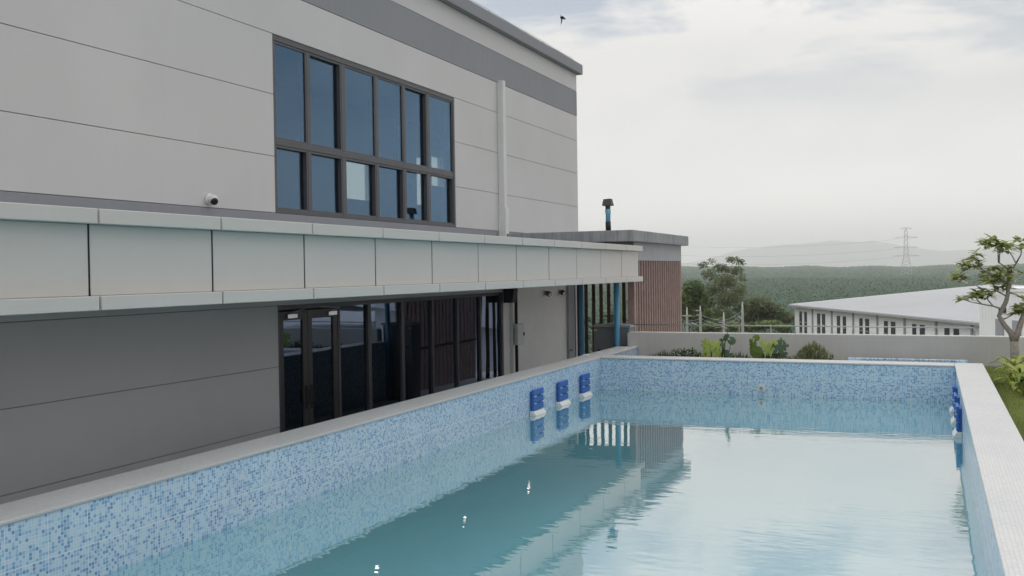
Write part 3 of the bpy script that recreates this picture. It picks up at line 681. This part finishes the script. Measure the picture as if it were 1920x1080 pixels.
# frangipani
ft = thing('frangipani_tree', (1.22, 17.0, 1.05), 'frangipani tree with crooked grey trunk and white flowers beside the parapet end', 'tree')
def P(u, v, dy=0): return unproj(u, v, 17.0+dy)
tr = MB(); tr.tube([(1.24, 17.0, .95), P(1903, 668), P(1901, 640)], [.075, .066, .060], 10)
tr.tube([P(1901, 642), P(1896, 625), P(1882, 608), P(1873, 592), P(1879, 580), P(1886, 566), P(1890, 550), P(1891, 528), P(1894, 512)], [.052, .046, .038, .035, .035, .034, .031, .027, .022], 9)
tr.tube([P(1901, 642), P(1909, 622), P(1916, 600, .1), P(1926, 575, .2), P(1935, 550, .3)], [.055, .045, .04, .035, .02], 8)
tr.build('trunk', M['bark'], ft, True)
tips = []
limbs = [[(1894, 512), (1885, 500), (1872, 492), (1871, 470), (1868, 455)], [(1873, 492), (1874, 478), (1880, 458)], [(1894, 512), (1905, 494), (1898, 480), (1885, 462)], [(1905, 494), (1914, 478), (1916, 465)],
    [(1891, 530), (1872, 528), (1858, 512), (1842, 506), (1822, 500), (1812, 495)], [(1842, 506), (1832, 492), (1826, 482)], [(1822, 500), (1805, 508), (1795, 518)],
    [(1888, 556), (1868, 545), (1850, 548), (1838, 545)], [(1880, 580), (1862, 574), (1840, 570), (1820, 566), (1806, 560)], [(1840, 570), (1832, 562), (1828, 556)], [(1862, 574), (1852, 562), (1850, 556)],
    [(1890, 548), (1905, 552), (1918, 560)], [(1876, 600), (1888, 596), (1902, 588)], [(1894, 512), (1888, 520), (1868, 518)], [(1926, 575), (1915, 578), (1905, 574)], [(1894, 512), (1905, 508), (1918, 512)], [(1888, 520), (1890, 510), (1893, 502)], [(1858, 512), (1850, 520), (1845, 527)]]
lb = MB()
for L in limbs:
    dy = rv(-.28, .28); n = len(L); pts = [P(u, v, dy*(i/(n-1))) for i, (u, v) in enumerate(L)]
    lb.tube(pts, [.014*(1-.6*i/(n-1)) for i in range(n)], 6); tips.append((L[-1][0], L[-1][1], dy))
lb.build('limbs', M['bark'], ft, True)
tips += [(1852, 452, .1), (1845, 460, -.1), (1892, 466, .1), (1862, 460, 0), (1818, 488, .1), (1836, 498, 0), (1802, 502, -.1), (1790, 522, .1), (1806, 520, .1), (1880, 512, -.1), (1870, 522, .1), (1886, 528, .2), (1893, 518, -.2), (1856, 527, 0), (1816, 560, .1), (1842, 560, .2), (1836, 552, -.1), (1868, 540, .1), (1912, 452, .1), (1919, 460, 0), (1876, 504, .15), (1858, 504, .1), (1884, 540, 0), (1878, 470, .1), (1912, 582, .2), (1846, 512, .2)]
tips += [(u + rv(-9, 9), v + rv(-6, 6), dy + rv(-.15, .15)) for (u, v, dy) in tips if u < 1915]
V, F, T = [], [], []
for (u, v, dy) in tips:
    c0 = P(u, v, dy); tt = rv(.2, .8)
    for k in range(random.randint(7, 11)):
        a = rv(0, 6.28); blade(V, F, T, c0 + Vector((rv(-.03, .03), rv(-.03, .03), rv(-.03, .02))), (math.cos(a), math.sin(a), rv(-.15, .8)), rv(.10, .19), rv(.024, .038), rv(.05, .4), tt + rv(-.25, .25), 3)
npmesh('leaves', V, F, M['leaf_frangipani'], ft, True, attr=cl01(T))
for (u, v) in ((1800, 521), (1806, 525), (1811, 528), (1897, 503), (1904, 507), (1878, 530), (1868, 532), (1903, 525)):
    c0 = P(u, v, -.1); V, F, T = [], [], []
    for k in range(5):
        a = 6.28*k/5 + rv(0, .3); blade(V, F, T, c0, (math.cos(a)*.7, math.sin(a)*.4-.4, math.sin(a)*.6), rv(.035, .05), .014, .2, .5, 2)
    npmesh('flower', V, F, M['flower'], ft, True, attr=cl01(T))
# croton-like bush by the right coping
lv = []
for k in range(280):
    u = rv(1868, 1935); z0 = rv(1.10, 1.42); c0 = Vector((rv(.98, 1.75), rv(13.9, 16.0), z0)); a = rv(0, 6.28); e = rv(.1, 1.1)
    lv.append((c0, (math.cos(a)*math.cos(e), math.sin(a)*math.cos(e), math.sin(e)), rv(.20, .36), rv(.022, .042), rv(.2, .8), rv(.1, 1.0)))
lv = [l for l in lv if l[0].x - .13*0 > .98 + .0]
plant('leafy_bush', 'bushy yellow-green plant with long leaves on the lawn beside the right coping', (1.3, 15, 1.05), lv, 'leaf_yellow', [([(1.3+rv(-.3, .3), 15+rv(-.8, .8), 1.04), (1.3+rv(-.3, .3), 15+rv(-.8, .8), 1.4)], .012) for k in range(10)], 'bush')
# planting bed
def bedp(u, Y=17.3): q = unproj(u, 672, Y); return Vector((q.x, Y, 1.12))
b0 = bedp(1283); lv = []
for k in range(130):
    a = rv(0, 6.28); e = rv(.1, 1.2); c0 = b0 + Vector((rv(-.2, .2), rv(-.18, .18), rv(.04, .2)))
    lv.append((c0, (math.cos(a)*math.cos(e), math.sin(a)*math.cos(e), math.sin(e)), rv(.07, .13), rv(.014, .024), .4, rv(0, .9)**1.5))
plant('dark_shrub', 'low dark green leafy shrub at the left end of the planting bed', b0, lv, 'leaf_dark', None, 'plant')
def fan_leaf(V, F, T, c, nrm, up, r, lobes, tint, notch=.45, droop=.15):
    # a big round leaf cut into lobes
    nrm = Vector(nrm).normalized(); up = Vector(up); up = (up - nrm*up.dot(nrm)).normalized(); sd_ = nrm.cross(up)
    b = len(V); V.append(tuple(c)); n = lobes*4
    for i in range(n+1):
        a = -2.75 + 5.5*i/n; ph = i % 4; rr = r*(1.0 if ph in (1, 2, 3) else notch)*(1.05 if ph == 2 else .97)*(1 - .22*abs(a)/2.75)
        q = Vector(c) + (up*math.cos(a) + sd_*math.sin(a)*.8)*rr - nrm*droop*rr*rr/r
        V.append(tuple(q))
    for i in range(n): F.append((b, b+1+i, b+2+i)); T.append(tint + rv(-.1, .1))
def fanplant(name, label, base, specs, m, Y=17.3, stem_m='leaf_green'):
    t = thing(name, base, label, 'plant', None); V, F, T = [], [], []; mb = MB()
    for (u, v, rpx, lobes, tint, notch, nrm, up) in specs:
        c0 = unproj(u, v, Y + rv(-.12, .12)); r_ = rpx*Y/1807
        fan_leaf(V, F, T, c0, nrm, up, r_, lobes, tint, notch)
        bb = Vector((base[0] + rv(-.06, .06), base[1] + rv(-.05, .05), 1.115)); mb.tube([bb, bb.lerp(c0, .5) + Vector((rv(-.03, .03), 0, .03)), c0], [.009, .007, .005], 5)
    npmesh('leaves', V, F, M[m], t, False, attr=cl01(T)); mb.build('stems', M[stem_m], t, True); return t
fanplant('fan_plant', 'pale lime fan-leaved plant left of the tall stalk', bedp(1332), [(1332, 655, 21, 7, .6, .55, (.1, -1, .2), (-.3, 0, 1)), (1322, 645, 13, 6, .35, .5, (-.3, -1, .4), (-.6, 0, 1)), (1343, 650, 15, 6, .8, .5, (.4, -1, .3), (.3, 0, 1)), (1327, 664, 14, 6, .7, .6, (0, -1, .3), (-1, 0, .3)), (1343, 664, 12, 6, .5, .6, (.3, -1, .2), (1, 0, .2))], 'leaf_lime')
fanplant('tall_stalk_plant', 'tall thin plant with drooping oval leaves rising above the parapet', bedp(1356), [(1365, 619, 5, 2, .7, .8, (.1, -1, .1), (0, 0, 1)), (1360, 633, 8, 2, .4, .85, (-.5, -1, .2), (-.4, 0, -1)), (1371, 638, 11, 2, .5, .88, (.4, -1, .3), (1, 0, -.6)), (1352, 640, 7, 2, .3, .85, (-.3, -1, .2), (-.2, 0, 1)), (1354, 648, 7, 2, .6, .85, (.2, -1, .2), (.6, 0, .6)), (1363, 629, 6, 2, .4, .85, (.1, -1, .1), (.1, 0, -1)), (1358, 663, 11, 4, .1, .7, (.2, -1, .4), (.3, 0, 1)), (1366, 668, 10, 4, .2, .7, (.3, -1, .4), (1, 0, .4))], 'leaf_blue')
fanplant('split_leaf_plant', 'green split-leaf plant in the middle of the planting bed', bedp(1422), [(1418, 660, 17, 3, .4, .85, (.1, -1, .15), (.3, 0, -1)), (1412, 650, 12, 4, .55, .7, (-.2, -1, .3), (-.2, 0, 1)), (1417, 634, 9, 2, .8, .88, (.1, -1, .2), (1, 0, .7)), (1408, 638, 6, 2, .5, .85, (-.4, -1, .2), (-.3, 0, -1)), (1424, 664, 11, 3, .25, .85, (.3, -1, .2), (1, 0, -.4))], 'leaf_green')
fanplant('feathery_plant', 'pale lime feathery plant between the two split-leaf plants', bedp(1440), [(1436, 650, 14, 6, .7, .35, (.1, -1, .2), (-.5, 0, 1)), (1447, 648, 13, 6, .9, .3, (.2, -1, .2), (.5, 0, 1)), (1440, 660, 13, 6, .5, .4, (0, -1, .2), (0, 0, 1)), (1430, 642, 9, 5, .8, .3, (-.2, -1, .2), (-1, 0, .5)), (1451, 642, 8, 5, .9, .3, (.2, -1, .2), (.3, 0, 1))], 'leaf_lime')
fanplant('broad_leaf_plant', 'blue-green broad split-leaf plant left of the reddish bush', bedp(1462), [(1460, 655, 17, 5, .5, .55, (.15, -1, .2), (.2, 0, 1)), (1470, 650, 11, 4, .7, .5, (.4, -1, .3), (.7, 0, .8)), (1463, 640, 9, 4, .6, .45, (.1, -1, .5), (.5, 0, .6)), (1455, 664, 11, 4, .2, .6, (-.2, -1, .2), (-.4, 0, -.6)), (1468, 664, 10, 4, .3, .6, (.3, -1, .2), (.8, 0, -.2))], 'leaf_blue')
b0 = bedp(1522); lv = []
for k in range(900):
    u = random.gauss(0, .16); top = .40*max(.25, 1-(abs(u-.03)/.42)**1.4); z = rv(0, top); c0 = b0 + Vector((u, rv(-.2, .2), z*.85))
    lv.append((c0, (u*1.2 + rv(-.5, .5), rv(-.5, .5), rv(.7, 1.4)), rv(.06, .12), rv(.006, .012), rv(0, .3), rv(0, .8)*(.5 + z)))
plant('reddish_bush', 'fine-leaved bush with reddish tips at the right of the planting bed', b0, lv, 'leaf_red', None, 'bush')
# a fringe of weeds against the wall foot and grass on the lawn: uncountable
V, F, T = [], [], []
for k in range(900):
    x = rv(-5.1, -1.5); h = rv(.04, .12)*(1 + .6*math.sin(x*9)); blade(V, F, T, (x, rv(17.9, 18.25), 1.11), (rv(-.4, .4), rv(-.4, .4), 1), h, .006, .1, rv(.1, .6), 2)
tag(npmesh('weeds', V, F, M['leaf_dark'], attr=cl01(T)), 'thin fringe of weeds along the foot of the parapet', 'weeds', kind='stuff')
nb = 60000
bx = np.column_stack([.775 + 1.6*rng.random(nb)**1.3, 7.5 + 11.3*rng.random(nb), np.full(nb, 1.045)])
an = rng.random(nb)*6.28; h = rng.uniform(.025, .06, nb); lean = rng.normal(0, .02, (nb, 2))
side = np.column_stack([np.cos(an), np.sin(an), np.zeros(nb)])*.0045
V = np.stack([bx-side, bx+side, bx+np.column_stack([lean, h])], 1).reshape(-1, 3)
pt = .45 + .25*np.sin(bx[:, 0]*5+bx[:, 1]*1.3)*np.sin(bx[:, 1]*2.1) + rng.normal(0, .15, nb)
tag(npmesh('grass', V, np.arange(3*nb).reshape(nb, 3), M['grass'], attr=np.clip(pt, 0, 1)), 'short green grass on the lawn beside the pool', 'grass', kind='stuff')

# ------------------------------------------------------------------ warehouse, poles, pylon, bird
wh = thing('warehouse', (4.07, 76.19, GZ), 'long white warehouse with grey roof and pairs of tall narrow windows', 'building')
dW = Vector((-.45355, .89123, 0)); nW = Vector((.89123, .45355, 0)); P2 = Vector((4.066, 76.187, 0)); EZ = -1.4
def WP(t, w_, z): return tuple(P2 + dW*t + nW*w_ + Vector((0, 0, z)))
def wbox(mb, t0, t1, w0, w1, z0, z1):
    return mb.add([WP(t0, w0, z0), WP(t1, w0, z0), WP(t1, w1, z0), WP(t0, w1, z0), WP(t0, w0, z1), WP(t1, w0, z1), WP(t1, w1, z1), WP(t0, w1, z1)],
        [(0, 1, 2, 3), (4, 7, 6, 5), (0, 4, 5, 1), (1, 5, 6, 2), (2, 6, 7, 3), (3, 7, 4, 0)])
TE = 40.6; WW = 46.0; RZ = .45
wm_ = MB(); wbox(wm_, -16, TE, .2, .5, GZ, EZ)
wm_.add([WP(TE, .2, GZ), WP(TE, WW, GZ), WP(TE, WW, EZ-.3), WP(TE, WW/2, RZ), WP(TE, .2, EZ)], [(0, 1, 2, 3, 4)])
ww = wm_.build('wall', M['warehouse_wall'], wh)
for z in [GZ + 7.6*k/16 for k in range(6, 17)]:
    mb = MB(); wbox(mb, 2, TE-.1, .17, .199, z+.02, z+.44); mb.build('cladding_sheet', M['warehouse_wall'], ww)
mb = MB()
mb.add([WP(-16, -.35, EZ-.02), WP(TE+.3, -.35, EZ-.02), WP(TE+.3, WW/2, RZ), WP(-16, WW/2, RZ), WP(-16, -.35, EZ+.10), WP(TE+.3, -.35, EZ+.10), WP(TE+.3, WW/2, RZ+.12), WP(-16, WW/2, RZ+.12), WP(-16, WW, EZ), WP(TE+.3, WW, EZ)],
    [(0, 1, 2, 3), (7, 6, 5, 4), (0, 4, 5, 1), (1, 5, 6, 2), (3, 7, 4, 0), (6, 7, 8, 9)])
wr = mb.build('roof', M['warehouse_roof'], wh)
for k in range(64):
    t0 = -8 + k*.75; m_ = MB()
    m_.add([WP(t0, -.3, EZ+.115), WP(t0+.06, -.3, EZ+.115), WP(t0+.06, WW/2-.1, RZ+.135), WP(t0, WW/2-.1, RZ+.135), WP(t0+.03, -.3, EZ+.15), WP(t0+.03, WW/2-.1, RZ+.17)], [(0, 4, 5, 3), (4, 1, 2, 5), (0, 1, 4)])
    m_.build('roof_rib', M['warehouse_roof'], wr)
mb = MB(); wbox(mb, 1, TE+.35, -.45, -.33, EZ-.16, EZ+.02); mb.build('gutter', M['warehouse_trim'], wh)
for t0 in (35.02, 29.75, 24.48, 19.19, 13.89, 8.5, 3.17):
    mb = MB(); wbox(mb, t0-.13, t0+.13, .08, .168, GZ, EZ-.05); mb.build('pilaster', M['warehouse_trim'], wh)
for (a, b) in ((38.21, 38.87), (36.75, 37.39), (32.9, 33.65), (31.59, 32.31), (27.7, 28.37), (26.26, 26.91), (22.41, 23.01), (21.0, 21.7), (17.14, 17.78), (15.68, 16.41), (11.88, 12.45), (10.42, 11.15), (6.5, 7.15), (5.07, 5.78), (1.09, 1.79), (-.3, .3)):
    mb = MB(); wbox(mb, a, b, .10, .168, GZ+4.2, -2.04); wo_ = mb.build('window', M['window_dark'], wh)
    for z in (-3.2, -4.4):
        mb = MB(); wbox(mb, a, b, .08, .099, z-.04, z+.04); mb.build('bar', M['warehouse_trim'], wo_)
an_ = thing('annexe_building', WP(-8, 0, GZ), 'taller white corrugated block at the right end of the warehouse', 'building')
mb = MB(); wbox(mb, -15, .15, -1.0, 18, GZ, 1.25); wbox(mb, -15, .151, -1.05, -1.0, 1.0, 1.25); mb.build('wall', M['warehouse_wall'], an_)
for k in range(26):
    t0 = -9.3 + k*.36; mb = MB(); wbox(mb, t0, t0+.07, -1.018, -1.001, -1.0, .98); mb.build('wall_rib', M['warehouse_wall'], an_)
for (a, b, z0, z1, nm) in ((-2.9, -2.0, GZ, -.9, 'door'), (-4.9, -4.0, GZ, -.9, 'door'), (-3.2, -2.4, -.45, -.1, 'window'), (-4.9, -4.2, -.4, -.0, 'window')):
    mb = MB(); wbox(mb, a, b, -1.08, -1.002, z0, z1); mb.build(nm, M['warehouse_trim' if nm == 'door' else 'window_dark'], an_)
# another big shed to the right, out of the frame: the glass doors mirror its pale roof
nh = thing('storage_shed', (70, 84, GZ), 'wide low storage shed with pale metal roof mirrored in the glass doors', 'building')
MB().box(32, 110, 50, 118, GZ, -4.2).build('wall', M['warehouse_wall'], nh)
MB().prism([(31, -4.15), (111, -4.15), (111, -4.0), (71, -1.6), (31, -4.0)], 'y', 49, 119).build('roof', M['warehouse_roof'], nh)
# concrete poles
tops = []
PL = [(1288, 576, 'white utility pole with crossbar next to the slatted hut', 1), (1313, 573, 'white utility pole with lamp arm, second from the hut', 2), (1357, 585, 'white utility pole below the tall tree, third from the hut', 3), (1392, 566, 'tallest and rightmost of the white utility poles', 4)]
for (u, v, lab, k) in PL:
    p = unproj(u, v, 80); t = thing('utility_pole', (p.x, 80, GZ), lab, 'pole', 'utility poles below the terrace')
    MB().tube([(p.x, 80, GZ-.2), (p.x, 80, p.z-.9), (p.x, 80, p.z)], [.15, .10, .04], 8).build('shaft', M['pole'], t, True)
    if k in (1, 2, 3): z = p.z - (.76 if k == 1 else .45 if k == 2 else .9); MB().box(p.x-.38, p.x+(.38 if k == 1 else .05), 79.84, 79.93, z, z+.09).build('crossarm', M['pole'], t)
    if k == 2: MB().box(p.x-.3, p.x, 79.84, 79.93, p.z-.82, p.z-.74).build('crossarm', M['pole'], t)
    if k in (2, 4): z = p.z - (1.75 if k == 2 else 1.45); MB().tube([(p.x-(.75 if k == 2 else .35), 79.9, z+(.35 if k == 2 else .3)), (p.x, 79.9, z)], .045, 6).build('lamp_arm', M['pole'], t)
    if k == 3: MB().tube([(p.x-.3, 79.9, p.z-1.1), (p.x+.3, 79.9, p.z-1.4)], .05, 6).build('lamp_arm', M['pole'], t)
    tops.append(Vector((p.x, 79.88, p.z-.7)))
def sag(a, b, s, n=14): return [a.lerp(b, i/n) - Vector((0, 0, s*4*(i/n)*(1-i/n))) for i in range(n+1)]
for i in range(3):
    for j, dz in enumerate((0, -.35, -.62)):
        tag(MB().tube(sag(tops[i]+Vector((0, 0, dz)), tops[i+1]+Vector((0, 0, dz)), .12), .013, 4).build('power_line', M['pylon']), ['upper', 'middle', 'lower'][j] + ' sagging wire between the ' + ['first and second', 'second and third', 'third and fourth'][i] + ' white poles from the hut', 'wire')
# lattice pylon
py = thing('pylon', (-24.2, 1100, GZ), 'tall steel lattice power pylon on the horizon', 'pylon')
mb = MB(); lev = [(-6, 5.6), (2, 4.6), (13.6, 2.3), (22.6, 1.9), (32.7, 1.6), (38, 1.5), (42.9, .6)]
for sx in (-1, 1):
    for sy in (-1, 1): mb.tube([(-24.2+sx*w_, 1100+sy*w_, z) for z, w_ in lev], .22, 4)
mb.build('legs', M['pylon'], py)
mb = MB()
for i in range(len(lev)-1):
    (z0, w0), (z1, w1) = lev[i], lev[i+1]; m = max(1, int((z1-z0)/3.6))
    for j in range(m):
        za, zb = z0+(z1-z0)*j/m, z0+(z1-z0)*(j+1)/m; wa, wb = w0+(w1-w0)*j/m, w0+(w1-w0)*(j+1)/m
        for sy in (-1, 1):
            mb.tube([(-24.2-wa, 1100+sy*wa, za), (-24.2+wb, 1100+sy*wb, zb)], .12, 4); mb.tube([(-24.2+wa, 1100+sy*wa, za), (-24.2-wb, 1100+sy*wb, zb)], .12, 4)
mb.build('bracing', M['pylon'], py)
for z, L in ((13.6, 13), (22.6, 12.5), (32.7, 12), (42.5, 6)):
    mb = MB()
    for s_ in (-1, 1):
        mb.tube([(-24.2, 1100, z+1.6), (-24.2+s_*L, 1100, z)], .16, 4); mb.tube([(-24.2, 1100, z), (-24.2+s_*L, 1100, z)], .16, 4)
    mb.build('crossarm', M['pylon'], py)
for z, nm in ((13.6, 'lowest'), (22.6, 'middle'), (32.7, 'highest')):
    a = Vector((-36, 1100, z-1.5)); b = Vector((-330, 1060, z+2))
    tag(MB().tube(sag(a, b, 7, 20), .10, 4).build('transmission_line', M['pylon']), nm + ' of the long cables running left from the pylon', 'cable')
# bird
bd = thing('bird', (-11.11, 30, 11.16), 'small dark bird flying in the pale sky above the roof corner', 'bird')
B0 = Vector((-11.11, 30, 11.16)); mb = MB(); mb.sphere(tuple(B0), .055, 10, 8, (1.25, 1.7, .85)); V0 = mb
mb.tube([B0+Vector((.03, -.09, 0)), B0+Vector((.02, .13, .0)), B0+Vector((.01, .2, .01))], [.03, .02, .035], 6)
def wing(tip, mid): 
    c = B0; a = Vector((0, .06, 0)); mb.add([c-a, c+a, mid+a*.8, mid-a*.9, tip, c-a+Vector((0, 0, .012)), c+a+Vector((0, 0, .012)), mid+a*.8+Vector((0, 0, .008)), mid-a*.9+Vector((0, 0, .008))], [(0, 3, 2, 1), (3, 4, 2), (5, 6, 7, 8), (8, 7, 4), (0, 5, 8, 3), (1, 2, 7, 6), (3, 8, 4), (2, 4, 7)])
wing(B0+Vector((-.13, .05, .15)), B0+Vector((-.06, .0, .09))); wing(B0+Vector((-.08, .06, -.24)), B0+Vector((-.02, 0, -.12)))
mb.build('body', M['bird'], bd, True)

# ------------------------------------------------------------------ haze
hzm, t, b = mat('haze'); t.nodes.remove(b); pv = N(t, 'ShaderNodeVolumePrincipled'); pv.inputs['Color'].default_value = (1, 1, 1, 1); pv.inputs['Density'].default_value = 2.0e-4; pv.inputs['Anisotropy'].default_value = .0
t.links.new(pv.outputs[0], t.nodes['Material Output'].inputs['Volume'])
tag(MB().box(-14000, 14000, -14000, 14000, -30, 400).build('haze', M['haze']), kind='stuff')
